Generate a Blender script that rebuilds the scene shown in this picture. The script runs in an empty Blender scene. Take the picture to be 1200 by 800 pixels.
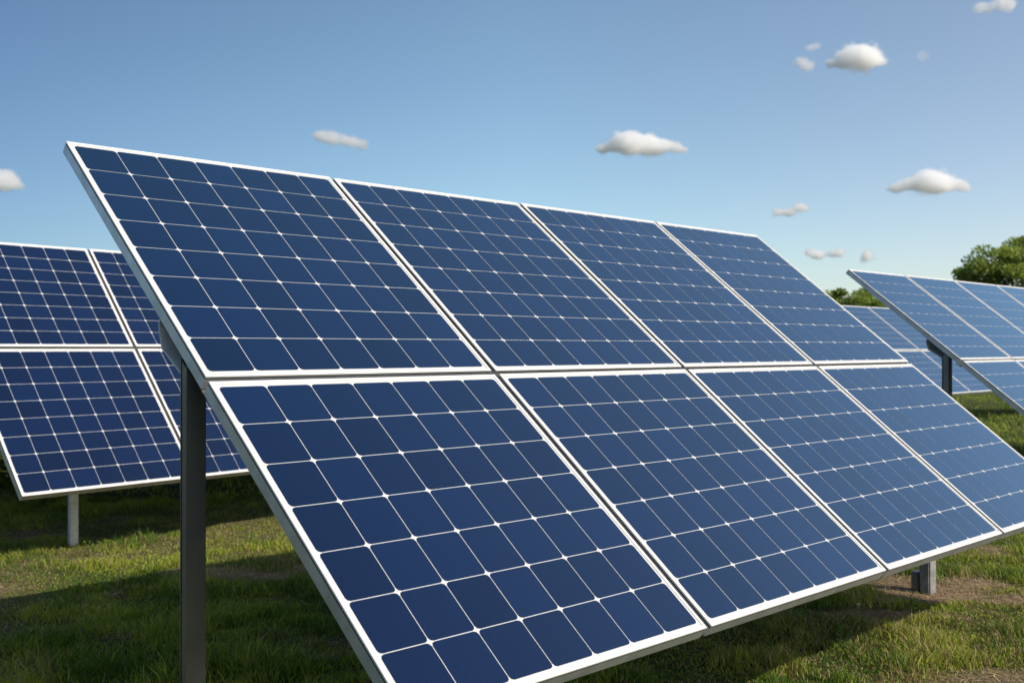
import bpy, bmesh, math, random
import numpy as np
from mathutils import Vector, Matrix, noise

random.seed(7)
rng = np.random.default_rng(7)
scene = bpy.context.scene
COL = scene.collection

# ------------------------------------------------------------------ camera
S = 1.2                      # metres per panel-width unit
CAM_H = 1.5
F_PX = 1225.4
cam_d = bpy.data.cameras.new("camera")
cam_d.sensor_width = 36.0
cam_d.lens = F_PX / 1200 * 36.0
cam_d.clip_start = 0.05
cam_d.clip_end = 6000
cam_d.dof.use_dof = True
cam_d.dof.focus_distance = 3.7
cam_d.dof.aperture_fstop = 4.8
cam = bpy.data.objects.new("camera", cam_d)
cam.location = (0, 0, CAM_H)
cam.rotation_euler = (math.radians(90) + 0.0056, 0, 0)
COL.objects.link(cam)
scene.camera = cam

# ------------------------------------------------------------------ sky and sun
SUN_DIR = Vector((1.004, -0.600, 1.0)).normalized()      # towards the sun
elev = math.asin(SUN_DIR.z)
world = bpy.data.worlds.new("World")
scene.world = world
world.use_nodes = True
wn = world.node_tree
bg = wn.nodes["Background"]
sky = wn.nodes.new("ShaderNodeTexSky")
sky.sky_type = 'NISHITA'
sky.sun_disc = False
sky.sun_elevation = elev
sky.sun_rotation = math.atan2(SUN_DIR.x, SUN_DIR.y)
sky.air_density = 0.8
sky.dust_density = 0.9
sky.ozone_density = 2.2
# the air is hazier towards the right, deeper blue to the left
wtc = wn.nodes.new("ShaderNodeTexCoord")
wsx = wn.nodes.new("ShaderNodeSeparateXYZ"); wn.links.new(wtc.outputs["Generated"], wsx.inputs[0])
wmr = wn.nodes.new("ShaderNodeMapRange"); wmr.inputs["From Min"].default_value = -0.6; wmr.inputs["From Max"].default_value = 0.6
wn.links.new(wsx.outputs["X"], wmr.inputs["Value"])
wrp = wn.nodes.new("ShaderNodeValToRGB")
e = wrp.color_ramp.elements
e[0].position = 0.12; e[0].color = (0.56, 0.64, 0.67, 1)
e[1].position = 0.90; e[1].color = (1.40, 1.22, 1.06, 1)
m_ = e.new(0.5); m_.color = (1.07, 1.14, 1.02, 1)
wn.links.new(wmr.outputs[0], wrp.inputs[0])
wmx = wn.nodes.new("ShaderNodeMix"); wmx.data_type = 'RGBA'; wmx.blend_type = 'MULTIPLY'; wmx.inputs[0].default_value = 1
wn.links.new(sky.outputs[0], wmx.inputs[6]); wn.links.new(wrp.outputs[0], wmx.inputs[7])
wn.links.new(wmx.outputs[2], bg.inputs[0])
bg.inputs[1].default_value = 0.150
sun_d = bpy.data.lights.new("sun", 'SUN')
sun_d.energy = 5.0
sun_d.angle = math.radians(0.5)
sun_d.color = (1.0, 0.93, 0.82)
sun = bpy.data.objects.new("sun", sun_d)
sun.rotation_euler = SUN_DIR.to_track_quat('Z', 'Y').to_euler()
sun.location = (20, -12, 30)
COL.objects.link(sun)
scene.view_settings.view_transform = 'Standard'
scene.view_settings.look = 'None'
scene.view_settings.gamma = 1
scene.view_settings.exposure = 0.0
scene.view_settings.use_curve_mapping = False
scene.cycles.max_bounces = 40
scene.cycles.diffuse_bounces = 3
scene.cycles.glossy_bounces = 4
scene.cycles.transmission_bounces = 4
scene.cycles.volume_bounces = 40
scene.cycles.transparent_max_bounces = 16
scene.cycles.use_denoising = True


# ------------------------------------------------------------------ helpers
def mat(name, color, rough=0.5, metal=0.0, coat=0.0, coat_rough=0.05, spec=0.5, coat_ior=1.5):
    m = bpy.data.materials.new(name)
    m.use_nodes = True
    b = m.node_tree.nodes["Principled BSDF"]
    b.inputs["Base Color"].default_value = (*color, 1)
    b.inputs["Roughness"].default_value = rough
    b.inputs["Metallic"].default_value = metal
    b.inputs["Coat Weight"].default_value = coat
    b.inputs["Coat Roughness"].default_value = coat_rough
    b.inputs["Coat IOR"].default_value = coat_ior
    b.inputs["Specular IOR Level"].default_value = spec
    return m


def N(m, kind, **kw):
    n = m.node_tree.nodes.new(kind)
    for k, v in kw.items():
        setattr(n, k, v)
    return n


def L(m, a, b):
    m.node_tree.links.new(a, b)


def noise_mix(m, c1, c2, scale, lo=0.35, hi=0.65, detail=6, coords="Object", target="Base Color"):
    """drive a socket by a noise ramp between two colours"""
    tc = N(m, "ShaderNodeTexCoord")
    nz = N(m, "ShaderNodeTexNoise")
    nz.inputs["Scale"].default_value = scale
    nz.inputs["Detail"].default_value = detail
    L(m, tc.outputs[coords], nz.inputs["Vector"])
    r = N(m, "ShaderNodeValToRGB")
    r.color_ramp.elements[0].position = lo
    r.color_ramp.elements[1].position = hi
    r.color_ramp.elements[0].color = (*c1, 1)
    r.color_ramp.elements[1].color = (*c2, 1)
    L(m, nz.outputs["Fac"], r.inputs["Fac"])
    b = m.node_tree.nodes["Principled BSDF"]
    if target:
        L(m, r.outputs[0], b.inputs[target])
    return nz, r


def tag(o, label=None, cat=None, group=None, kind=None):
    if label: o["label"] = label
    if cat: o["category"] = cat
    if group: o["group"] = group
    if kind: o["kind"] = kind
    return o


def link(name, me, parent=None, loc=None, rot=None):
    o = bpy.data.objects.new(name, me)
    COL.objects.link(o)
    if parent: o.parent = parent
    if loc is not None: o.location = loc
    if rot is not None: o.rotation_euler = rot
    return o


def mesh_np(name, verts, loops, sizes, mats, smooth=False):
    """fast mesh from numpy: verts (n,3); loops flat indices; sizes per face"""
    me = bpy.data.meshes.new(name)
    verts = np.asarray(verts, np.float32)
    loops = np.asarray(loops, np.int32).ravel()
    sizes = np.asarray(sizes, np.int32)
    me.vertices.add(len(verts))
    me.vertices.foreach_set("co", verts.ravel())
    me.loops.add(len(loops))
    me.loops.foreach_set("vertex_index", loops)
    me.polygons.add(len(sizes))
    starts = np.concatenate([[0], np.cumsum(sizes)[:-1]]).astype(np.int32)
    me.polygons.foreach_set("loop_start", starts)
    me.polygons.foreach_set("loop_total", sizes)
    me.polygons.foreach_set("use_smooth", np.full(len(sizes), bool(smooth)))
    for m in mats: me.materials.append(m)
    me.update(calc_edges=True)
    return me


def color_attr(me, cols, name="tint"):
    a = me.color_attributes.new(name, 'FLOAT_COLOR', 'POINT')
    c = np.ones((len(me.vertices), 4), np.float32)
    c[:, :3] = cols
    a.data.foreach_set("color", c.ravel())


# ------------------------------------------------------------------ materials
M_frame = mat("anodised_white_frame", (0.80, 0.785, 0.75), rough=0.38, spec=0.5)
noise_mix(M_frame, (0.63, 0.615, 0.58), (0.72, 0.705, 0.67), 9.0)
M_shade_side = mat("shaded_aluminium_side", (0.6, 0.62, 0.64), rough=0.42, metal=0.75)
noise_mix(M_shade_side, (0.52, 0.54, 0.56), (0.66, 0.68, 0.71), 14.0)  # frame sides toned darker and bluer, their shade put into the colour
M_sheet = mat("white_backsheet", (0.55, 0.55, 0.54), rough=0.5, coat=1.0, coat_rough=0.04)
M_rear = mat("panel_rear_sheet", (0.62, 0.63, 0.62), rough=0.6)

M_cell = mat("silicon_cell", (0.010, 0.024, 0.075), rough=0.45, coat=1.0, coat_rough=0.045, spec=0.0, coat_ior=1.45)
b = M_cell.node_tree.nodes["Principled BSDF"]
att = N(M_cell, "ShaderNodeAttribute", attribute_name="tint")
hs = N(M_cell, "ShaderNodeMix", data_type='RGBA')
hs.inputs[6].default_value = (0.0008, 0.0066, 0.031, 1)
hs.inputs[7].default_value = (0.0020, 0.0108, 0.048, 1)
L(M_cell, att.outputs["Fac"], hs.inputs[0])
tc = N(M_cell, "ShaderNodeTexCoord")
nz = N(M_cell, "ShaderNodeTexNoise")
nz.inputs["Scale"].default_value = 330
nz.inputs["Detail"].default_value = 2
L(M_cell, tc.outputs["Object"], nz.inputs["Vector"])
mr = N(M_cell, "ShaderNodeMapRange")
mr.inputs["From Min"].default_value = 0.3
mr.inputs["From Max"].default_value = 0.75
mr.inputs["To Min"].default_value = 0.65
mr.inputs["To Max"].default_value = 1.45
L(M_cell, nz.outputs["Fac"], mr.inputs["Value"])
mu = N(M_cell, "ShaderNodeMix", data_type='RGBA', blend_type='MULTIPLY')
mu.inputs[0].default_value = 1
L(M_cell, hs.outputs[2], mu.inputs[6])
L(M_cell, mr.outputs[0], mu.inputs[7])
L(M_cell, mu.outputs[2], b.inputs["Base Color"])
# the glass mirrors more sky the flatter one looks along it
gl = N(M_cell, "ShaderNodeBsdfAnisotropic"); gl.inputs["Color"].default_value = (0.64, 0.91, 1.0, 1); gl.inputs["Roughness"].default_value = 0.07
lw = N(M_cell, "ShaderNodeLayerWeight")
pw_ = N(M_cell, "ShaderNodeMath", operation='POWER'); pw_.inputs[1].default_value = 2.8
L(M_cell, lw.outputs["Facing"], pw_.inputs[0])
ms = N(M_cell, "ShaderNodeMixShader")
L(M_cell, pw_.outputs[0], ms.inputs[0]); L(M_cell, b.outputs[0], ms.inputs[1]); L(M_cell, gl.outputs[0], ms.inputs[2])
lw.inputs["Blend"].default_value = 0.5
mo = [n for n in M_cell.node_tree.nodes if n.type == 'OUTPUT_MATERIAL'][0]
L(M_cell, ms.outputs[0], mo.inputs[0])
# faint dust film in the coat roughness, very slight glass waviness
n2 = N(M_cell, "ShaderNodeTexNoise")
n2.inputs["Scale"].default_value = 5.0
n2.inputs["Detail"].default_value = 5
L(M_cell, tc.outputs["Object"], n2.inputs["Vector"])
m2 = N(M_cell, "ShaderNodeMapRange")
m2.inputs["To Min"].default_value = 0.03
m2.inputs["To Max"].default_value = 0.14
L(M_cell, n2.outputs["Fac"], m2.inputs["Value"])
L(M_cell, m2.outputs[0], b.inputs["Coat Roughness"])

M_steel = mat("galvanised_steel", (0.30, 0.31, 0.31), rough=0.38, metal=0.8)
noise_mix(M_steel, (0.17, 0.175, 0.18), (0.22, 0.225, 0.23), 7.0, 0.3, 0.7)
M_zinc = mat("light_zinc_sheet", (0.5, 0.52, 0.52), rough=0.5, metal=0.4)
noise_mix(M_zinc, (0.55, 0.57, 0.57), (0.68, 0.70, 0.70), 18.0)
M_footing = mat("weathered_footing", (0.36, 0.35, 0.33), rough=0.9)
nzf, _ = noise_mix(M_footing, (0.13, 0.13, 0.125), (0.27, 0.265, 0.25), 22.0, 0.3, 0.7)
bf = N(M_footing, "ShaderNodeBump"); bf.inputs["Strength"].default_value = 0.4; bf.inputs["Distance"].default_value = 0.01
L(M_footing, nzf.outputs["Fac"], bf.inputs["Height"])
L(M_footing, bf.outputs[0], M_footing.node_tree.nodes["Principled BSDF"].inputs["Normal"])
M_strip = mat("gap_light_block", (0.10, 0.09, 0.07), rough=0.8)
M_black = mat("black_plastic_and_groove_shade", (0.02, 0.02, 0.022), rough=0.45)

# ground: soil, thatch and green growth mixed by noise
M_ground = mat("grassy_soil", (0.1, 0.09, 0.05), rough=0.95, spec=0.15)
g = M_ground
tc = N(g, "ShaderNodeTexCoord")
def gnoise(scale, detail=6, rough=0.6):
    n = N(g, "ShaderNodeTexNoise")
    n.inputs["Scale"].default_value = scale
    n.inputs["Detail"].default_value = detail
    n.inputs["Roughness"].default_value = rough
    L(g, tc.outputs["Object"], n.inputs["Vector"])
    return n
att = N(g, "ShaderNodeAttribute", attribute_name="tint")    # 0 bare soil .. 1 green cover
fine = gnoise(38, 8, 0.7)
r_soil = N(g, "ShaderNodeValToRGB")
r_soil.color_ramp.elements[0].position = 0.3; r_soil.color_ramp.elements[0].color = (0.09, 0.058, 0.034, 1)
r_soil.color_ramp.elements[1].position = 0.7; r_soil.color_ramp.elements[1].color = (0.36, 0.245, 0.145, 1)
L(g, fine.outputs["Fac"], r_soil.inputs["Fac"])
r_gr = N(g, "ShaderNodeValToRGB")
r_gr.color_ramp.elements[0].position = 0.3; r_gr.color_ramp.elements[0].color = (0.012, 0.022, 0.004, 1)
r_gr.color_ramp.elements[1].position = 0.7; r_gr.color_ramp.elements[1].color = (0.06, 0.08, 0.014, 1)
L(g, fine.outputs["Fac"], r_gr.inputs["Fac"])
mx = N(g, "ShaderNodeMix", data_type='RGBA')
L(g, att.outputs["Fac"], mx.inputs[0])
L(g, r_soil.outputs[0], mx.inputs[6])
L(g, r_gr.outputs[0], mx.inputs[7])
L(g, mx.outputs[2], g.node_tree.nodes["Principled BSDF"].inputs["Base Color"])
bp = N(g, "ShaderNodeBump"); bp.inputs["Strength"].default_value = 0.9; bp.inputs["Distance"].default_value = 0.03
f2 = gnoise(14, 10, 0.75)
L(g, f2.outputs["Fac"], bp.inputs["Height"])
L(g, bp.outputs[0], g.node_tree.nodes["Principled BSDF"].inputs["Normal"])


def leaf_mat(name, trans=0.35, rough=0.55):
    m = bpy.data.materials.new(name)
    m.use_nodes = True
    nt = m.node_tree
    nt.nodes.clear()
    out = nt.nodes.new("ShaderNodeOutputMaterial")
    at = nt.nodes.new("ShaderNodeAttribute"); at.attribute_name = "tint"
    d = nt.nodes.new("ShaderNodeBsdfPrincipled"); d.inputs["Roughness"].default_value = rough
    d.inputs["Specular IOR Level"].default_value = 0.25
    t = nt.nodes.new("ShaderNodeBsdfTranslucent")
    mix = nt.nodes.new("ShaderNodeMixShader"); mix.inputs[0].default_value = trans
    nt.links.new(at.outputs["Color"], d.inputs["Base Color"])
    nt.links.new(at.outputs["Color"], t.inputs["Color"])
    nt.links.new(d.outputs[0], mix.inputs[1])
    nt.links.new(t.outputs[0], mix.inputs[2])
    nt.links.new(mix.outputs[0], out.inputs[0])
    return m
M_grass = leaf_mat("grass_blade", 0.22)
M_leaf = leaf_mat("tree_leaf", 0.45)
M_bark = mat("tree_bark", (0.09, 0.07, 0.05), rough=0.9)
noise_mix(M_bark, (0.05, 0.038, 0.028), (0.14, 0.11, 0.08), 12.0)
M_petal = mat("seed_head", (0.72, 0.70, 0.42), rough=0.8)


# ------------------------------------------------------------------ geometry of the site (unit frame of the fit -> world)
def W3(x, y, z):                       # right, up (rel. camera), forward -> world
    return Vector((x * S, z * S, y * S + CAM_H))
AZ = 0.7727
TILT = 0.6732


# cover map: 0 = bare, 1 = full green.  Shared by ground tint and blade density
def sm(a, b, x):
    t = np.clip((x - a) / (b - a), 0, 1)
    return t * t * (3 - 2 * t)

_perm = rng.permutation(4096)
_vals = rng.random(4096)
def vnoise(x, y, scale, seed=0):
    x = x * scale + seed * 17.3; y = y * scale + seed * 9.1
    xi = np.floor(x).astype(int); yi = np.floor(y).astype(int)
    fx = x - xi; fy = y - yi
    fx = fx * fx * (3 - 2 * fx); fy = fy * fy * (3 - 2 * fy)
    def h(a, b):
        return _vals[_perm[(a + _perm[b & 4095]) & 4095]]
    return (h(xi, yi) * (1 - fx) * (1 - fy) + h(xi + 1, yi) * fx * (1 - fy) +
            h(xi, yi + 1) * (1 - fx) * fy + h(xi + 1, yi + 1) * fx * fy)
def fbm(x, y, scale, seed=0, o=4):
    s = 0; a = 0.5; t = 0
    for k in range(o):
        s = s + a * vnoise(x, y, scale * 2 ** k, seed + k); t += a; a *= 0.5
    return s / t

BARE = [(2.72, 6.45, 0.55, 0.50, 1.0), (3.3, 6.2, 0.4, 0.22, 0.6), (2.05, 5.85, 0.55, 0.18, 0.7),
        (2.6, 4.75, 0.6, 0.20, 0.5), (3.1, 5.3, 0.45, 0.26, 0.6), (2.1, 4.6, 0.7, 0.28, 0.45), (3.0, 4.9, .5, .25, .45), (1.3, 4.35, .5, .2, .7), (1.65, 4.5, 0.35, 0.15, 0.6),
        (-1.9, 6.95, 0.45, 0.20, 0.85), (-1.25, 7.25, 0.35, 0.2, 0.75), (-3.35, 6.5, 0.3, 0.22, 0.7),
        (-1.05, 7.0, 0.30, 0.14, 0.8), (-2.5, 4.9, 0.6, 0.25, 0.5), (-1.0, 5.3, 0.5, 0.3, 0.4)]
def cover(x, y):
    n = fbm(x, y, 1.5, 3)
    c = sm(0.10, 0.36, n)
    n2 = fbm(x, y, 0.35, 11)
    c = c * (0.65 + 0.35 * sm(0.35, 0.6, n2))
    w = fbm(x, y, 4.0, 23) - 0.5
    for bx, by, rx, ry, s in BARE:
        dd = np.sqrt(((x - bx) / rx) ** 2 + ((y - by) / ry) ** 2) + w * 1.3
        c = c * (1 - s * (1 - sm(0.55, 1.15, dd)))
    far = sm(9, 12, y)
    c = c * (1 - far) + far * (0.85 + 0.15 * c)
    return np.clip(c, 0, 1)
def height(x, y):
    return ((fbm(x, y, 0.55, 41) - 0.5) * 0.10 + (fbm(x, y, 2.6, 47, 3) - 0.5) * 0.035) * sm(1.0, 3.0, np.hypot(x, y))


def ground_mesh():
    xs = np.concatenate([-np.geomspace(3000, 14, 26), np.arange(-12, 16, 0.09), np.geomspace(17, 3000, 26)])
    ys = np.concatenate([-np.geomspace(300, 4, 10), np.arange(-2, 24, 0.09), np.geomspace(25, 5000, 30)])
    X, Y = np.meshgrid(xs, ys)
    Z = np.where((np.abs(X) < 60) & (Y < 60), height(X, Y), 0)
    v = np.stack([X.ravel(), Y.ravel(), Z.ravel()], 1)
    nx, ny = len(xs), len(ys)
    i = np.arange((ny - 1) * (nx - 1)); r = i // (nx - 1); c = i % (nx - 1); a = r * nx + c
    loops = np.stack([a, a + 1, a + nx + 1, a + nx], 1)
    me = mesh_np("ground", v, loops, np.full(len(loops), 4), [M_ground], True)
    cv = cover(X.ravel(), Y.ravel())
    color_attr(me, np.repeat(cv[:, None], 3, 1))
    return me
gr = link("ground", ground_mesh())
tag(gr, kind="structure")


# ------------------------------------------------------------------ solar panels
TH = 0.042 * S      # frame depth
LIP = 0.0105 * S
def frame_mesh(w, h):
    t = TH
    prof = [(0.0, -t), (0.0, -0.0120), (0.0050, -0.0120), (0.0050, -0.0072), (0, -0.0072), (0, -0.0014), (0.0014, 0),
            (LIP - 0.001, 0), (LIP, -0.001), (LIP, -0.007), (0.006, -0.007), (0.006, -t + 0.003), (0.03, -t + 0.003), (0.03, -t)]
    n = len(prof)
    v = []
    for cx, cy, sx, sy in ((0, 0, 1, 1), (w, 0, -1, 1), (w, h, -1, -1), (0, h, 1, -1)):
        for i, z in prof:
            v.append((cx + sx * i, cy + sy * i, z))
    loops = []
    for k in range(4):
        k2 = (k + 1) % 4
        for i in range(n):
            j = (i + 1) % n
            loops.append((k * n + i, k * n + j, k2 * n + j, k2 * n + i))
    me = mesh_np("frame", v, loops, np.full(len(loops), 4), [M_frame, M_shade_side, M_black])
    seg = np.tile(np.arange(n), 4)
    me.polygons.foreach_set("material_index", np.where((seg == 0) | (seg == n - 1), 1, np.where((seg >= 1) & (seg <= 3), 2, 0)).astype(np.int32))  # groove faces coloured black to stand for the shade inside it
    bm = bmesh.new(); bm.from_mesh(me); bmesh.ops.recalc_face_normals(bm, faces=bm.faces); bm.to_mesh(me); bm.free()
    return me

def laminate_mesh(w, h, cols, rows, seed):
    """white sheet with the cells lying on it; glass is the coat of both"""
    r = random.Random(seed)
    zs, zc = -0.0030, -0.0024
    e = 0.004
    verts = [(e, e, zs), (w - e, e, zs), (w - e, h - e, zs), (e, h - e, zs),
             (e, e, zs - 0.004), (w - e, e, zs - 0.004), (w - e, h - e, zs - 0.004), (e, h - e, zs - 0.004)]
    faces = [(0, 1, 2, 3), (7, 6, 5, 4)]; mi = [0, 2]
    tint = [0.5] * 8
    m = 0.0170 * S; my = 0.0205 * S
    px, py = (w - 2 * m) / cols, (h - 2 * my) / rows
    gp = 0.0023 * S / 2
    ch = 0.0105 * S
    for i in range(cols):
        for j in range(rows):
            x0, x1 = m + i * px + gp, m + (i + 1) * px - gp
            y0, y1 = my + j * py + gp, my + (j + 1) * py - gp
            k = len(verts)
            a, b2 = ch, ch * 0.42
            pts = [(x0 + a, y0), (x1 - a, y0), (x1 - b2 * .72, y0 + b2 * .72), (x1, y0 + a), (x1, y1 - a), (x1 - b2 * .72, y1 - b2 * .72),
                   (x1 - a, y1), (x0 + a, y1), (x0 + b2 * .72, y1 - b2 * .72), (x0, y1 - a), (x0, y0 + a), (x0 + b2 * .72, y0 + b2 * .72)]
            tv = r.random()
            verts += [(p[0], p[1], zc) for p in pts]
            tint += [tv] * 12
            faces.append(tuple(range(k, k + 12))); mi.append(1)
    loops = [q for f in faces for q in f]
    me = mesh_np("laminate", verts, loops, [len(f) for f in faces], [M_sheet, M_cell, M_rear])
    me.polygons.foreach_set("material_index", mi)
    color_attr(me, np.repeat(np.array(tint)[:, None], 3, 1))
    return me

def box_mesh(name, x0, x1, y0, y1, z0, z1, m, bevel=0.0):
    bm = bmesh.new()
    bmesh.ops.create_cube(bm, size=1)
    for v in bm.verts:
        v.co = Vector((x0 + (v.co.x + .5) * (x1 - x0), y0 + (v.co.y + .5) * (y1 - y0), z0 + (v.co.z + .5) * (z1 - z0)))
    if bevel:
        bmesh.ops.bevel(bm, geom=bm.edges[:], offset=bevel, segments=2, affect='EDGES')
    me = bpy.data.meshes.new(name); bm.to_mesh(me); bm.free()
    me.materials.append(m)
    return me

def extrude_profile(name, pts, x0, x1, m):
    """closed (y,z) outline extruded along x"""
    bm = bmesh.new()
    a = [bm.verts.new((x0, y, z)) for y, z in pts]
    c = [bm.verts.new((x1, y, z)) for y, z in pts]
    n = len(pts)
    for i in range(n):
        j = (i + 1) % n
        bm.faces.new((a[i], a[j], c[j], c[i]))
    fa = bm.faces.new(a); fc = bm.faces.new(c)
    bmesh.ops.triangulate(bm, faces=[fa, fc])
    bmesh.ops.recalc_face_normals(bm, faces=bm.faces)
    me = bpy.data.meshes.new(name); bm.to_mesh(me); bm.free()
    me.materials.append(m)
    return me

def strip(path, t):
    """open polyline thickened into a closed outline (sheet-metal section)"""
    P = [Vector(p) for p in path]; out = []; inn = []
    for i, p in enumerate(P):
        d1 = (P[i] - P[i - 1]).normalized() if i else (P[1] - P[0]).normalized()
        d2 = (P[i + 1] - P[i]).normalized() if i < len(P) - 1 else d1
        dd = (d1 + d2).normalized()
        nrm = Vector((-dd.y, dd.x)); c = max(0.35, dd.dot(d1))
        out.append(p); inn.append(p + nrm * (t / c))
    return [tuple(p) for p in out] + [tuple(p) for p in reversed(inn)]

frames, lams = {}, {}
def make_array(name, label, o_u, az, tilt, widths, Hs, rows, k=1.0, gap=0.0206, gapv=0.0192, posts=(), group=None, post_w=(0.056, 0.034), post_mat=None):
    """o_u = top-left corner of the face in camera units"""
    top = W3(*o_u)
    root = bpy.data.objects.new(name, None); COL.objects.link(root)
    root.location = (top.x, top.y, 0)
    root.rotation_euler = (0, 0, az)
    tag(root, label, "solar array", group)
    Z0 = top.z
    u = S * k
    ct, st = math.cos(tilt), math.sin(tilt)
    s_top = 0.0
    for ri, (H, nr) in enumerate(zip(Hs, rows)):
        x = 0.0
        for w in widths:
            key = (round(w * u, 4), round(H * u, 4), nr)
            if key not in frames:
                frames[key] = frame_mesh(w * u, H * u)
            sb = (s_top + H) * u
            lk = (*key, (len(lams) if False else random.randint(0, 2)))
            if lk not in lams:
                lams[lk] = laminate_mesh(w * u, H * u, 7, nr, hash(lk) & 65535)
            p = link("panel", lams[lk], root, (x * u, -sb * ct, Z0 - sb * st), (tilt + random.uniform(-.0012, .0012), random.uniform(-.0010, .0010), 0))
            link("frame", frames[key], p)
            jb = link("junction_box", JB, p, (w * u / 2, H * u - 0.16, 0))
            x += w + gap
        s_top += H + gapv
    total = (sum(widths) + gap * (len(widths) - 1)) * u
    # main purlin: bent sheet channel under the upper row (section measured on the photo), plus two light rails
    def back(s, off=0.0):       # point on the rear plane of the frames, (n, up)
        return (-s * u * ct + (TH + off) * st, -s * u * st - (TH + off) * ct)
    q = lambda a, b_: (a * u, b_ * u)
    p1 = back(0.862, 0.002); p5 = back(1.075, 0.002)
    sec = [p1, back(0.868, 0.032), back(0.922, 0.078), back(1.050, 0.058), p5]
    sec = [(a, z + Z0) for a, z in sec]
    link("purlin", extrude_profile("purlin", strip(sec, -0.006), 0.006, total - 0.006, M_zinc), root)
    S_tot = s_top - gapv
    # added strips behind the panel joints, to stop sunlight leaking onto the ground
    xx = 0.0
    for w in widths[:-1]:
        xx += w
        q0 = back(0.0, 0.0); q1 = back(S_tot, 0.0); q2 = back(S_tot, 0.004); q3 = back(0.0, 0.004)
        e = 0.012
        q0, q1, q2, q3 = [(p[0] + (0) , p[1] + Z0) for p in (back(0.004, .0006), back(S_tot - .004, .0006), back(S_tot - .004, .005), back(0.004, .005))]
        link("light_block_strip", extrude_profile("light_block_strip", [q0, q1, q2, q3], xx * u - e, (xx + gap) * u + e, M_strip), root)
        xx += gap
    hh = Hs[0]
    q0, q1, q2, q3 = [(p[0], p[1] + Z0) for p in (back(hh - .012, .0056), back(hh + gapv + .012, .0056), back(hh + gapv + .012, .010), back(hh - .012, .010))]
    link("light_block_strip", extrude_profile("light_block_strip", [q0, q1, q2, q3], 0.004, total - 0.004, M_strip), root)
    for s0, s1, dp, ins in ((0.485, 0.525, .026, .35), (S_tot - 0.50, S_tot - 0.43, .045, .45)):
        a, b_, c, d_ = back(s0, .0105), back(s0, dp), back(s1, dp), back(s1, .0105)
        link("rail", extrude_profile("rail", [(p[0], p[1] + Z0) for p in (a, b_, c, d_)], ins, total - ins, M_steel), root)
    # cross beams carry the rails to the posts
    for px, pn, size in posts:
        pw, pd = size
        x0 = px * u
        nn = pn * u
        ztop = Z0 + (-(-pn) * math.tan(tilt)) * u - (TH + 0.01) / ct
        ztop = Z0 + pn * u * math.tan(tilt) - (TH + 0.012) / ct
        # rolled U section, open towards the end of the row
        t = 0.0045
        x1 = x0 + pw * u; y0, y1 = nn - pd * u, nn
        if pw < 0.08:
            f = 0.014
            prof = [(x0, y0), (x1, y0), (x1, y1), (x0, y1), (x0, y1 - t * 1.3), (x0 + f, y1 - t * 1.3), (x0 + f, y1 - .014), (x0, y1 - .014), ]
            prof = [(x0, y0), (x1, y0), (x1, y1), (x0, y1), (x0, y1 - t), (x0 + f, y1 - t), (x0 + f, y1 - .013), (x0, y1 - .013)]
        else:
            prof = [(x0, y0), (x1, y0), (x1, y1), (x0, y1)]
        bm = bmesh.new()
        lo = [bm.verts.new((a, c, -0.25)) for a, c in prof]
        hi = [bm.verts.new((a, c, ztop + (c - nn) * math.tan(tilt))) for a, c in prof]
        for i in range(len(prof)):
            j = (i + 1) % len(prof)
            bm.faces.new((lo[i], lo[j], hi[j], hi[i]))
        ft = bm.faces.new(hi)
        bmesh.ops.triangulate(bm, faces=[ft])
        bmesh.ops.recalc_face_normals(bm, faces=bm.faces)
        me = bpy.data.meshes.new("post"); bm.to_mesh(me); bm.free(); me.materials.append(post_mat or M_steel)
        po = link("post", me, root)
        # cross beam following the slope over the post
        a, b_, c, d_ = back(0.12, .052), back(0.12, .11), back(S_tot - 0.15, .11), back(S_tot - 0.15, .052)
        link("cross_beam", extrude_profile("cross_beam", [(p[0], p[1] + Z0) for p in (a, b_, c, d_)], x1 + 0.42, x1 + 0.47, M_steel), root)
    return root

JB = box_mesh("junction_box", -0.05, 0.05, -0.04, 0.04, -0.030, -0.0075, M_black, 0.004)

make_array("solar_array",
           "tilted solar array in front, its near end post cut by the picture's lower edge",
           (-1.4202, 0.6553, 3.3262), AZ, TILT, (1.0, 0.9968, 0.9726, 0.9463), (1.1692, 1.0495), (8, 7),
           posts=((0.0, -0.776, (0.056, 0.034)),), group="rows of tilted solar arrays")
KL = 1.12
make_array("solar_array",
           "solar array standing left behind the slim dark steel post, two rows of blue panels",
           (-3.3885 * KL, 0.6394 * KL, 5.9922 * KL), 0.8868, 0.8478, (1.0,) * 4, (0.8444, 0.979), (8, 8), k=KL,
           posts=((0.50, -0.72, (0.047, 0.030)),), post_mat=M_zinc, group="rows of tilted solar arrays")
make_array("solar_array",
           "solar array on the right below the round green tree, pale with reflected sky",
           (2.7493, 0.6389, 8.5376), AZ, TILT, (1.0,) * 6, (1.169, 1.05), (8, 7),
           posts=((0.0, -0.765, (0.07, 0.05)), (5.9, -0.765, (0.07, 0.05))), group="rows of tilted solar arrays")
# far array
nB = (-0.698, 0.716); dB = (0.716, 0.698)
bot = (7.33, 16.6)
topB = (bot[0] + nB[0] * 1.74, bot[1] + nB[1] * 1.74)
X0 = -5.2
make_array("solar_array",
           "farthest solar array, seen in the gap between the front array and the right one",
           (topB[0] + dB[0] * X0, 0.69, topB[1] + dB[1] * X0), AZ, TILT, (1.0,) * 10, (1.169, 1.05), (8, 7),
           posts=((0.2, -0.9, (0.1, 0.06)), (5.1, -1.2, (0.1, 0.06)), (9.7, -0.9, (0.1, 0.06))), group="rows of tilted solar arrays")


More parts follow.
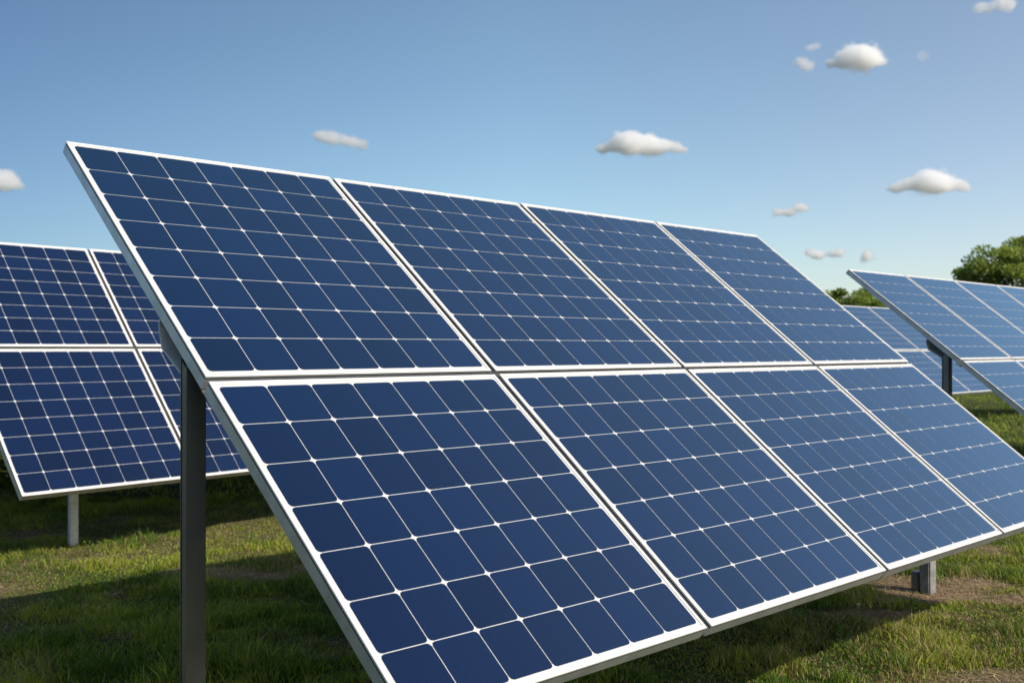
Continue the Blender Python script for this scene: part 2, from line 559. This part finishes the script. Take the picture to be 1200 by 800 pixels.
# short footing with its post under the far end of the front array
def main_pt(X, Nn, z=0.0):
    a = W3(-1.4202, 0, 3.3262)
    return Vector((a.x + (math.cos(AZ) * X - math.sin(AZ) * Nn) * S, a.y + (math.sin(AZ) * X + math.cos(AZ) * Nn) * S, z))
main_root = [o for o in COL.objects if o.name == "solar_array"][0]
fx, fn = 3.93 * S, -1.045 * S
bm = bmesh.new()
def addbox(bm, x0, x1, y0, y1, z0, z1, bev=0.0, jit=0.0):
    r = bmesh.ops.create_cube(bm, size=1)
    for v in r['verts']:
        v.co = Vector((x0 + (v.co.x + .5) * (x1 - x0), y0 + (v.co.y + .5) * (y1 - y0), z0 + (v.co.z + .5) * (z1 - z0)))
    if bev:
        es = list({e for v in r['verts'] for e in v.link_edges})
        bmesh.ops.bevel(bm, geom=es, offset=bev, segments=2, affect='EDGES')
addbox(bm, fx, fx + 0.095, fn, fn + 0.066, -0.2, 0.56, 0.008)
me = bpy.data.meshes.new("post"); bm.to_mesh(me); bm.free(); me.materials.append(M_footing)
pf = link("post", me, main_root)
pf["label"] = "stubby rough grey post at the far end"
bm = bmesh.new()
addbox(bm, fx + 0.012, fx + 0.09, fn + 0.0765, fn + 0.125, -0.2, 0.115, 0.006)
me = bpy.data.meshes.new("base_plate"); bm.to_mesh(me); bm.free(); me.materials.append(M_steel)
link("base_plate", me, pf)
bm = bmesh.new()
addbox(bm, fx + 0.03, fx + 0.085, fn + 0.01, fn + 0.065, 0.562, 0.95, 0.003)
me = bpy.data.meshes.new("strut"); bm.to_mesh(me); bm.free(); me.materials.append(M_steel)
link("strut", me, pf)


# ------------------------------------------------------------------ grass
def blades(n, sampler, hscale, wscale, cov_pow=1.0, seed=1):
    r = np.random.default_rng(seed)
    x, y = sampler(r, n)
    c = cover(x, y)
    keep = r.random(len(x)) < (0.10 + 0.90 * c ** cov_pow)
    x, y, c = x[keep], y[keep], c[keep]
    m = len(x)
    clump = sm(0.40, 0.72, fbm(x, y, 3.2, 71, 3))
    tall = sm(0.62, 0.80, fbm(x, y, 1.8, 91, 2))
    hgt = hscale * (0.30 + 1.0 * clump + 1.8 * tall * r.random(m) ** 2) * r.uniform(0.5, 1.25, m) * (0.45 + 0.55 * c)
    wid = wscale * r.uniform(0.6, 1.3, m)
    a = r.uniform(0, 2 * np.pi, m)
    lean = r.uniform(0.15, 1.1, m) * hgt
    la = r.uniform(0, 2 * np.pi, m)
    sx, sy = np.cos(a) * wid / 2, np.sin(a) * wid / 2
    lx, ly = np.cos(la) * lean, np.sin(la) * lean
    z = height(x, y) - 0.004
    v = np.zeros((m, 5, 3), np.float32)
    v[:, 0] = np.stack([x - sx, y - sy, z], 1)
    v[:, 1] = np.stack([x + sx, y + sy, z], 1)
    v[:, 2] = np.stack([x + sx * .8 + lx * .32, y + sy * .8 + ly * .32, z + hgt * .6], 1)
    v[:, 3] = np.stack([x - sx * .8 + lx * .32, y - sy * .8 + ly * .32, z + hgt * .6], 1)
    v[:, 4] = np.stack([x + lx, y + ly, z + hgt], 1)
    base = (np.arange(m) * 5)[:, None]
    q = base + np.array([[0, 1, 2, 3]]); t = base + np.array([[3, 2, 4]])
    loops = np.concatenate([q, t], 1)
    sizes = np.tile([4, 3], m)
    # colours belong to the plants: fresh, olive and dried blades in patches
    p1 = fbm(x, y, 2.2, 131, 3) + r.normal(0, .10, m)
    fresh = np.array([0.085, 0.165, 0.012]); olive = np.array([0.295, 0.345, 0.034]); dry = np.array([0.36, 0.28, 0.12])
    f = sm(0.38, 0.62, p1)[:, None]
    col = fresh * (1 - f) + olive * f
    dp = (r.random(m) < (0.06 + 0.34 * sm(.45, .62, fbm(x, y, 1.1, 171, 3)) * sm(-.5, 1.5, x) * (1 - sm(7, 9, y)) + 0.55 * (1 - c)))[:, None]
    col = np.where(dp, dry * r.uniform(.6, 1.1, (m, 1)), col)
    col = col * r.uniform(0.65, 1.3, (m, 1))
    return v.reshape(-1, 3), loops.ravel(), sizes, np.repeat(col, 5, 0)

def litter(n, sampler, seed):
    """dead straw lying on the thin patches"""
    r = np.random.default_rng(seed)
    x, y = sampler(r, n); c = cover(x, y)
    k = r.random(n) < (0.10 + 0.9 * (1 - c)) * sm(.3, .6, fbm(x, y, 2.7, 201, 3))
    x, y = x[k], y[k]; m = len(x)
    a = r.uniform(0, 2 * np.pi, m); ln = r.uniform(.015, .06, m); w = r.uniform(.002, .0045, m)
    z = height(x, y) + r.uniform(.001, .012, m); dz = r.uniform(-.3, .6, m) * ln * .5
    dx, dy = np.cos(a) * ln / 2, np.sin(a) * ln / 2; sx, sy = -np.sin(a) * w / 2, np.cos(a) * w / 2
    v = np.stack([np.stack([x - dx - sx, y - dy - sy, z], 1), np.stack([x + dx - sx, y + dy - sy, z + dz], 1),
                  np.stack([x + dx + sx, y + dy + sy, z + dz], 1), np.stack([x - dx + sx, y - dy + sy, z], 1)], 1)
    col = np.array([.42, .33, .18]) * r.uniform(.35, 1.25, (m, 1))
    return v.reshape(-1, 3), np.arange(m * 4), np.full(m, 4), np.repeat(col, 4, 0)

def wedge(y0, y1, pw, pad=0.9):
    """area of the field in front of the viewpoint, wider than the view"""
    def f(r, n):
        t = r.random(n)
        y = (y0 ** pw + t * (y1 ** pw - y0 ** pw)) ** (1 / pw)
        x = r.uniform(-1, 1, n) * (y * 0.53 + pad)
        return x, y
    return f
parts = [litter(160000, wedge(3.4, 10.5, 1.3), 9), blades(520000, wedge(3.4, 10.5, 1.3), 0.060, 0.0050, seed=5),
         blades(150000, wedge(10.5, 34.0, 1.2), 0.085, 0.012, seed=6)]
V, Lp, Sz, Cc = [], [], [], []
off = 0
for v, l, s, c in parts:
    V.append(v); Lp.append(l + off); Sz.append(s); Cc.append(c); off += len(v)
me = mesh_np("grass", np.concatenate(V), np.concatenate(Lp), np.concatenate(Sz), [M_grass])
color_attr(me, np.concatenate(Cc))
tag(link("grass", me), "short patchy meadow grass between the rows", "grass", kind="stuff")


# leafy weeds standing in the shade edge
def weed(name, loc, h, nst, label, seed):
    r = random.Random(seed)
    vs, ls, sz, cs = [], [], [], []
    def quad(p0, p1, w, side, col):
        k = len(vs)
        s = side * w
        mid = (p0 + p1) / 2
        vs.extend([tuple(p0), tuple(mid + s), tuple(p1), tuple(mid - s)])
        ls.extend([k, k + 1, k + 2, k + 3]); sz.append(4); cs.extend([col] * 4)
    for i in range(nst):
        a = r.uniform(0, 6.28); lean = r.uniform(.1, .55)
        top = Vector((math.cos(a) * lean * h, math.sin(a) * lean * h, h * r.uniform(.6, 1)))
        side = Vector((-math.sin(a), math.cos(a), 0))
        base = Vector((r.uniform(-.03, .03), r.uniform(-.03, .03), 0))
        g_ = r.uniform(.7, 1.2)
        quad(base, base + top, 0.0035, side, (.10 * g_, .17 * g_, .03 * g_))
        for kk in range(5):
            t = r.uniform(.3, 1); p = base + top * t
            aa = r.uniform(0, 6.28); ln = h * r.uniform(.14, .26)
            dv = Vector((math.cos(aa), math.sin(aa), r.uniform(.1, .8))).normalized()
            quad(p, p + dv * ln, ln * .18, dv.cross(Vector((0, 0, 1))).normalized(), (.11 * g_, .20 * g_, .03 * g_))
    me = mesh_np(name, vs, ls, sz, [M_grass]); color_attr(me, np.array(cs))
    z = float(height(np.array([loc[0]]), np.array([loc[1]]))[0])
    o = link(name, me, None, (loc[0], loc[1], z))
    return o
spots = [(-2.35, 7.75, .20, 9, "tallest weed left of the slim dark post, in front of the left array"),
         (-3.05, 7.6, .15, 7, "small weed beside the pale leg of the left array"),
         (-2.0, 7.9, .14, 7, "low weed just left of the slim dark post at the shadow's edge"),
         (-1.35, 8.1, .19, 9, "tufty weed between the slim dark post and the front array's frame"),
         (1.62, 5.15, .12, 8, "low weed in the shade below the front array's lower edge"),
         (2.25, 5.9, .13, 8, "weed at the right tip of the front array's shadow")]
for i, (x, y, h, ns, lb) in enumerate(spots):
    tag(weed("weed", (x, y), h, ns, lb, 100 + i), lb, "weed", "weeds in the grass")

# pale seed head on a thin stalk
fl = bpy.data.objects.new("wildflower", None); COL.objects.link(fl)
fz = float(height(np.array([1.86]), np.array([5.62]))[0])
fl.location = (1.86, 5.62, fz)
tag(fl, "single pale yellow wildflower standing in the shade under the front array", "flower")
bm = bmesh.new()
bmesh.ops.create_cone(bm, segments=6, radius1=0.003, radius2=0.002, depth=0.11, cap_ends=True, matrix=Matrix.Translation((0, 0, 0.055)))
me = bpy.data.meshes.new("stem"); bm.to_mesh(me); bm.free(); me.materials.append(mat("stem_green", (.10, .16, .04), .7))
link("stem", me, fl)
bm = bmesh.new()
for k in range(15):
    a = k * 2.399; q_ = 0.2 + 0.8 * (k / 15)
    ctr = Vector((0, 0, 0.111))
    tip = ctr + Vector((math.cos(a) * .018 * q_, math.sin(a) * .018 * q_, 0.014 * (1.2 - q_)))
    sd = Vector((-math.sin(a), math.cos(a), 0)) * .006
    vs = [bm.verts.new(p) for p in (ctr, (ctr + tip) / 2 + sd, tip, (ctr + tip) / 2 - sd)]
    bm.faces.new(vs)
me = bpy.data.meshes.new("petals"); bm.to_mesh(me); bm.free(); me.materials.append(M_petal)
link("petals", me, fl)


# ------------------------------------------------------------------ trees
def tree_parts(seed, H, R, crown_lo, leaf=0.17, nclump=70, per=330, lobes=None):
    r = np.random.default_rng(seed); rr = random.Random(seed)
    bm = bmesh.new()
    tips = []
    def limb(p0, p1, r0, r1, seg=5, bend=.12):
        prev = None
        d = (p1 - p0)
        perp = d.orthogonal().normalized(); q = d.cross(perp).normalized()
        bx, by = rr.uniform(-bend, bend) * d.length, rr.uniform(-bend, bend) * d.length
        for i in range(seg + 1):
            t = i / seg
            c = p0 + d * t + (perp * bx + q * by) * math.sin(math.pi * t)
            rad = r0 + (r1 - r0) * t
            ring = [bm.verts.new(c + (perp * math.cos(a) + q * math.sin(a)) * rad) for a in [k * math.pi / 4 for k in range(8)]]
            if prev:
                for k in range(8):
                    bm.faces.new((prev[k], prev[(k + 1) % 8], ring[(k + 1) % 8], ring[k]))
            prev = ring
    top = Vector((0, 0, H * .8))
    limb(Vector((0, 0, -.2)), top, H * .035, H * .010, 8, .04)
    cz = crown_lo + (H - crown_lo) * .5; ch = (H - crown_lo) * .5
    cl = []
    for i in range(nclump):
        # clump centres towards the outside of an irregular crown
        a = rr.uniform(0, 6.283); el = rr.uniform(-.75, 1.0)
        k = .55 + .45 * rr.random() ** .5
        lob = 1 + .28 * math.sin(a * 3 + seed) * math.cos(el * 3 + seed * 2) + rr.uniform(-.12, .12)
        c = Vector((math.cos(a) * math.sqrt(max(0, 1 - el * el * .8)) * R * k * lob, math.sin(a) * math.sqrt(max(0, 1 - el * el * .8)) * R * k * lob, cz + el * ch * k * lob))
        cl.append((c, R * rr.uniform(.13, .25)))
    for c, q in cl[:26]:
        b0 = Vector((0, 0, rr.uniform(crown_lo * .8, H * .55)))
        limb(b0, c, H * .009, H * .002, 4, .15)
    bmesh.ops.recalc_face_normals(bm, faces=bm.faces)
    tm = bpy.data.meshes.new("trunk"); bm.to_mesh(tm); bm.free(); tm.materials.append(M_bark)
    P, C = [], []
    for c, q in cl:
        n = int(per * rr.uniform(.6, 1.3))
        u = r.normal(0, 1, (n, 3)); u /= np.linalg.norm(u, axis=1)[:, None]
        u *= (r.random((n, 1)) ** .45) * q * np.array([1.15, 1.15, .75])
        P.append(u + np.array(c))
        tone = rr.uniform(.7, 1.3); yel = rr.uniform(0, 1)
        base = np.array([.15, .235, .045]) * (1 - yel) + np.array([.26, .315, .055]) * yel
        C.append(np.tile(base * tone, (n, 1)) * r.uniform(.7, 1.3, (n, 1)))
    P = np.concatenate(P); C = np.concatenate(C)
    n = len(P)
    a = r.normal(0, 1, (n, 3)); a /= np.linalg.norm(a, axis=1)[:, None]
    b_ = np.cross(a, r.normal(0, 1, (n, 3))); b_ /= np.linalg.norm(b_, axis=1)[:, None]
    ln = leaf * r.uniform(.6, 1.3, (n, 1))
    v = np.stack([P - a * ln * .5, P + b_ * ln * .32, P + a * ln * .5, P - b_ * ln * .32], 1)
    cm = mesh_np("crown", v.reshape(-1, 3), np.arange(n * 4), np.full(n, 4), [M_leaf])
    color_attr(cm, np.repeat(C, 4, 0))
    return tm, cm

def tree(name, x, y, parts, label, rot=0.0, sc=1.0):
    o = bpy.data.objects.new(name, None); COL.objects.link(o)
    o.location = (x, y, 0); o.rotation_euler = (0, 0, rot); o.scale = (sc, sc, sc)
    tag(o, label, "tree", "broadleaf trees beyond the arrays")
    link("trunk", parts[0], o); link("crown", parts[1], o)
    return o
def at(px, Y):      # horizontal place for a column of the view at forward distance Y
    return (px - 600) / F_PX * Y
TA = tree_parts(3, 7.6, 3.5, 1.2, leaf=0.19, nclump=150, per=380)
TB = tree_parts(12, 4.5, 2.7, 0.3, leaf=0.17, nclump=130, per=300)
TC = tree_parts(23, 4.35, 2.8, 0.3, leaf=0.17, nclump=130, per=300)
tree("broadleaf_tree", at(1203, 60), 60, TA, "large rounded tree rising above the right array", 0.6)
tree("broadleaf_tree", at(1262, 65), 65, TA, "big tree whose crown is cut by the picture's right edge", 2.9, 1.0)
tree("broadleaf_tree", at(988, 60), 60, TB, "small bushy tree seen right beside the front array's sloping end", 0.4)
tree("broadleaf_tree", at(1030, 64), 64, TC, "low bushy tree directly left of the right array's raised corner", 1.7)
tree("broadleaf_tree", at(950, 66), 66, TC, "low tree half hidden behind the front array's upper right end", 4.0)
tree("broadleaf_tree", at(1066, 68), 68, TC, "low tree mostly hidden behind the right array's raised corner", 5.2, 0.95)
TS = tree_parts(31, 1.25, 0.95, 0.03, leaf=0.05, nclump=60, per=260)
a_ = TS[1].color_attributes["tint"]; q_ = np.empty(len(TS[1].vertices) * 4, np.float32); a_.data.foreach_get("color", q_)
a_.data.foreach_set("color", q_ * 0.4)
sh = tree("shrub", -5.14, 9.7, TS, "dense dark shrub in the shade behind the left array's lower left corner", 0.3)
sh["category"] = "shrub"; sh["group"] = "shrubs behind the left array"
for k_, w_ in enumerate(("first added shrub from the left, hidden behind the left array to block sky light", "shrub behind the left array's middle panels", "added shrub blocking sky light behind the left array, near the slim dark post", "last added shrub blocking sky light in the row behind the left array")):
    q_ = sh.copy(); COL.objects.link(q_)  # shrubs added out of sight to cut sky light under the left array
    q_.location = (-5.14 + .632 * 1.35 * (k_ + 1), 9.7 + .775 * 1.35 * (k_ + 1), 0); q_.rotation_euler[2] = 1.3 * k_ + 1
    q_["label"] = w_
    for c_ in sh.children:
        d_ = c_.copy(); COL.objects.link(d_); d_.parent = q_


# ------------------------------------------------------------------ clouds
CD = 900.0
def cloud_mat(puffs, dens, seed):
    """vapour that thins out from the heart of every puff, broken up by noise"""
    m = bpy.data.materials.new("cloud_vapour")
    m.use_nodes = True
    nt = m.node_tree; nt.nodes.clear()
    nd = nt.nodes.new; lk = nt.links.new
    out = nd("ShaderNodeOutputMaterial")
    pv = nd("ShaderNodeVolumePrincipled")
    pv.inputs["Color"].default_value = (1, 1, 1, 1); pv.inputs["Anisotropy"].default_value = 0.4
    tc = nd("ShaderNodeTexCoord")
    nz = nd("ShaderNodeTexNoise"); nz.inputs["Scale"].default_value = 0.13; nz.inputs["Detail"].default_value = 5
    nz.inputs["Roughness"].default_value = 0.6
    nz.noise_dimensions = '4D'; nz.inputs["W"].default_value = seed * 3.1
    lk(tc.outputs["Object"], nz.inputs["Vector"])
    acc = None
    for cx, cy, cz, r in puffs:
        d = nd("ShaderNodeVectorMath"); d.operation = 'SUBTRACT'; d.inputs[1].default_value = (cx, cy, cz)
        lk(tc.outputs["Object"], d.inputs[0])
        sc_ = nd("ShaderNodeVectorMath"); sc_.operation = 'MULTIPLY'; sc_.inputs[1].default_value = (1 / (r * 1.75), 1 / (r * 1.75), 1 / (r * 1.25))
        lk(d.outputs[0], sc_.inputs[0])
        ln = nd("ShaderNodeVectorMath"); ln.operation = 'LENGTH'; lk(sc_.outputs[0], ln.inputs[0])
        mr = nd("ShaderNodeMapRange"); mr.interpolation_type = 'SMOOTHSTEP'
        mr.inputs["From Min"].default_value = 0.0; mr.inputs["From Max"].default_value = 1.0
        mr.inputs["To Min"].default_value = 1.0; mr.inputs["To Max"].default_value = 0.0
        lk(ln.outputs["Value"], mr.inputs["Value"])
        if acc is None: acc = mr.outputs[0]
        else:
            mx_ = nd("ShaderNodeMath"); mx_.operation = 'ADD'
            lk(acc, mx_.inputs[0]); lk(mr.outputs[0], mx_.inputs[1]); acc = mx_.outputs[0]
    cl_ = nd("ShaderNodeMath"); cl_.operation = 'MINIMUM'; cl_.inputs[1].default_value = 1.2; lk(acc, cl_.inputs[0])
    nr = nd("ShaderNodeMapRange"); nr.inputs["From Min"].default_value = 0.25; nr.inputs["From Max"].default_value = 0.75
    nr.inputs["To Min"].default_value = -1.1; nr.inputs["To Max"].default_value = 0.45
    lk(nz.outputs["Fac"], nr.inputs["Value"])
    ad = nd("ShaderNodeMath"); ad.operation = 'ADD'; lk(cl_.outputs[0], ad.inputs[0]); lk(nr.outputs[0], ad.inputs[1])
    mp = nd("ShaderNodeMapRange"); mp.inputs["From Min"].default_value = 0.0; mp.inputs["From Max"].default_value = 1.1
    mp.inputs["To Min"].default_value = 0.0; mp.inputs["To Max"].default_value = dens
    lk(ad.outputs[0], mp.inputs["Value"])
    lk(mp.outputs[0], pv.inputs["Density"])
    lk(pv.outputs[0], out.inputs["Volume"])
    m.cycles.volume_step_rate = 0.25
    return m
def cloud(px, py, wpx, puffs, label, dens, seed):
    """px,py where the cloud stands in the sky; puffs (dx,dz,r) sized for its distance"""
    r = random.Random(seed)
    k = CD / F_PX
    ctr = Vector(((px - 600) * k, CD, (407 - py) * k + CAM_H))
    bm = bmesh.new()
    P = []
    for dx, dz, rad in puffs:
        for j in range(2):
            rad_ = rad
            P.append(((dx + r.uniform(-.5, .5) * rad) * k, r.uniform(-.7, .7) * rad * k, (dz + r.uniform(-.1, .25) * rad) * k, rad * r.uniform(.8, 1.15) * k))
    for cx, cy, cz, rj in P:
        bmesh.ops.create_icosphere(bm, subdivisions=2, radius=rj,
            matrix=Matrix.Translation((cx, cy, cz)) @ Matrix.Diagonal((1.75, 1.75, 1.25, 1)))
    me = bpy.data.meshes.new("cloud"); bm.to_mesh(me); bm.free()
    me.materials.append(cloud_mat(P, dens, seed))
    o = link("cloud", me, None, ctr)
    md = o.modifiers.new("remesh", 'REMESH'); md.mode = 'VOXEL'; md.voxel_size = max(0.7, wpx * k / 60)
    tag(o, label, "cloud", "small fair-weather clouds")
    return o
cloud(752, 171, 100, [(-28, 0, 11), (-16, 4, 13), (-2, 3, 14), (12, 4, 13), (26, 0, 11), (38, -3, 8), (4, -2, 12), (-42, -4, 7), (50, -5, 5), (-10, -3, 12), (22, -3, 10)], "largest bright cloud, above the third column of the front array", 0.325, 1)
cloud(1004, 69, 70, [(-18, -3, 10), (-6, 1, 13), (8, 4, 15), (18, -1, 12), (30, -3, 7), (2, -2, 13), (-28, -5, 6)], "bright rounded cloud high in the upper right sky", 0.325, 2)
cloud(1088, 216, 90, [(-36, -4, 8), (-24, -2, 10), (-8, 1, 13), (5, 5, 13), (19, 1, 12), (34, -2, 9), (44, -4, 6), (0, -3, 12), (16, -4, 10)], "wide white cloud above the right array", 0.286, 3)
cloud(397, 165, 56, [(-20, 4, 8), (-10, 3, 9), (2, 0, 9), (14, -3, 8), (24, -5, 7)], "slanting thin cloud above the front array's left panel", 0.220, 4)
cloud(4, 212, 50, [(-12, 3, 13), (0, 3, 12), (10, -3, 9), (18, -6, 6), (-22, -2, 11), (0, -5, 11)], "cloud cut by the left edge of the picture", 0.240, 5)
cloud(928, 247, 40, [(-14, -2, 7), (-3, -2, 6), (10, 2, 8), (18, 2, 5)], "faint small cloud above the end of the front array", 0.340, 6)
cloud(968, 297, 46, [(-18, 0, 8), (-6, -1, 8), (6, -1, 6), (16, 0, 7)], "low flat cloud just left of the right array's raised corner", 0.420, 7)
cloud(1020, 300, 14, [(0, 0, 8)], "tiny faint cloud right over the right array's raised corner", 0.340, 8)
cloud(945, 75, 20, [(-2, 1, 8), (2, -3, 7)], "small wisp left of the bright rounded cloud", 0.160, 9)
cloud(951, 56, 14, [(-2, 0, 5), (3, 0, 5)], "tiny wisp above the small wisp, left of the rounded cloud", 0.160, 10)
cloud(1167, 8, 46, [(-18, -2, 8), (-6, 0, 9), (8, 3, 11), (18, 3, 8)], "thin cloud near the top right corner", 0.160, 11)
cloud(1084, 66, 20, [(0, 0, 8)], "barely visible wisp right of the bright rounded cloud", 0.060, 12)
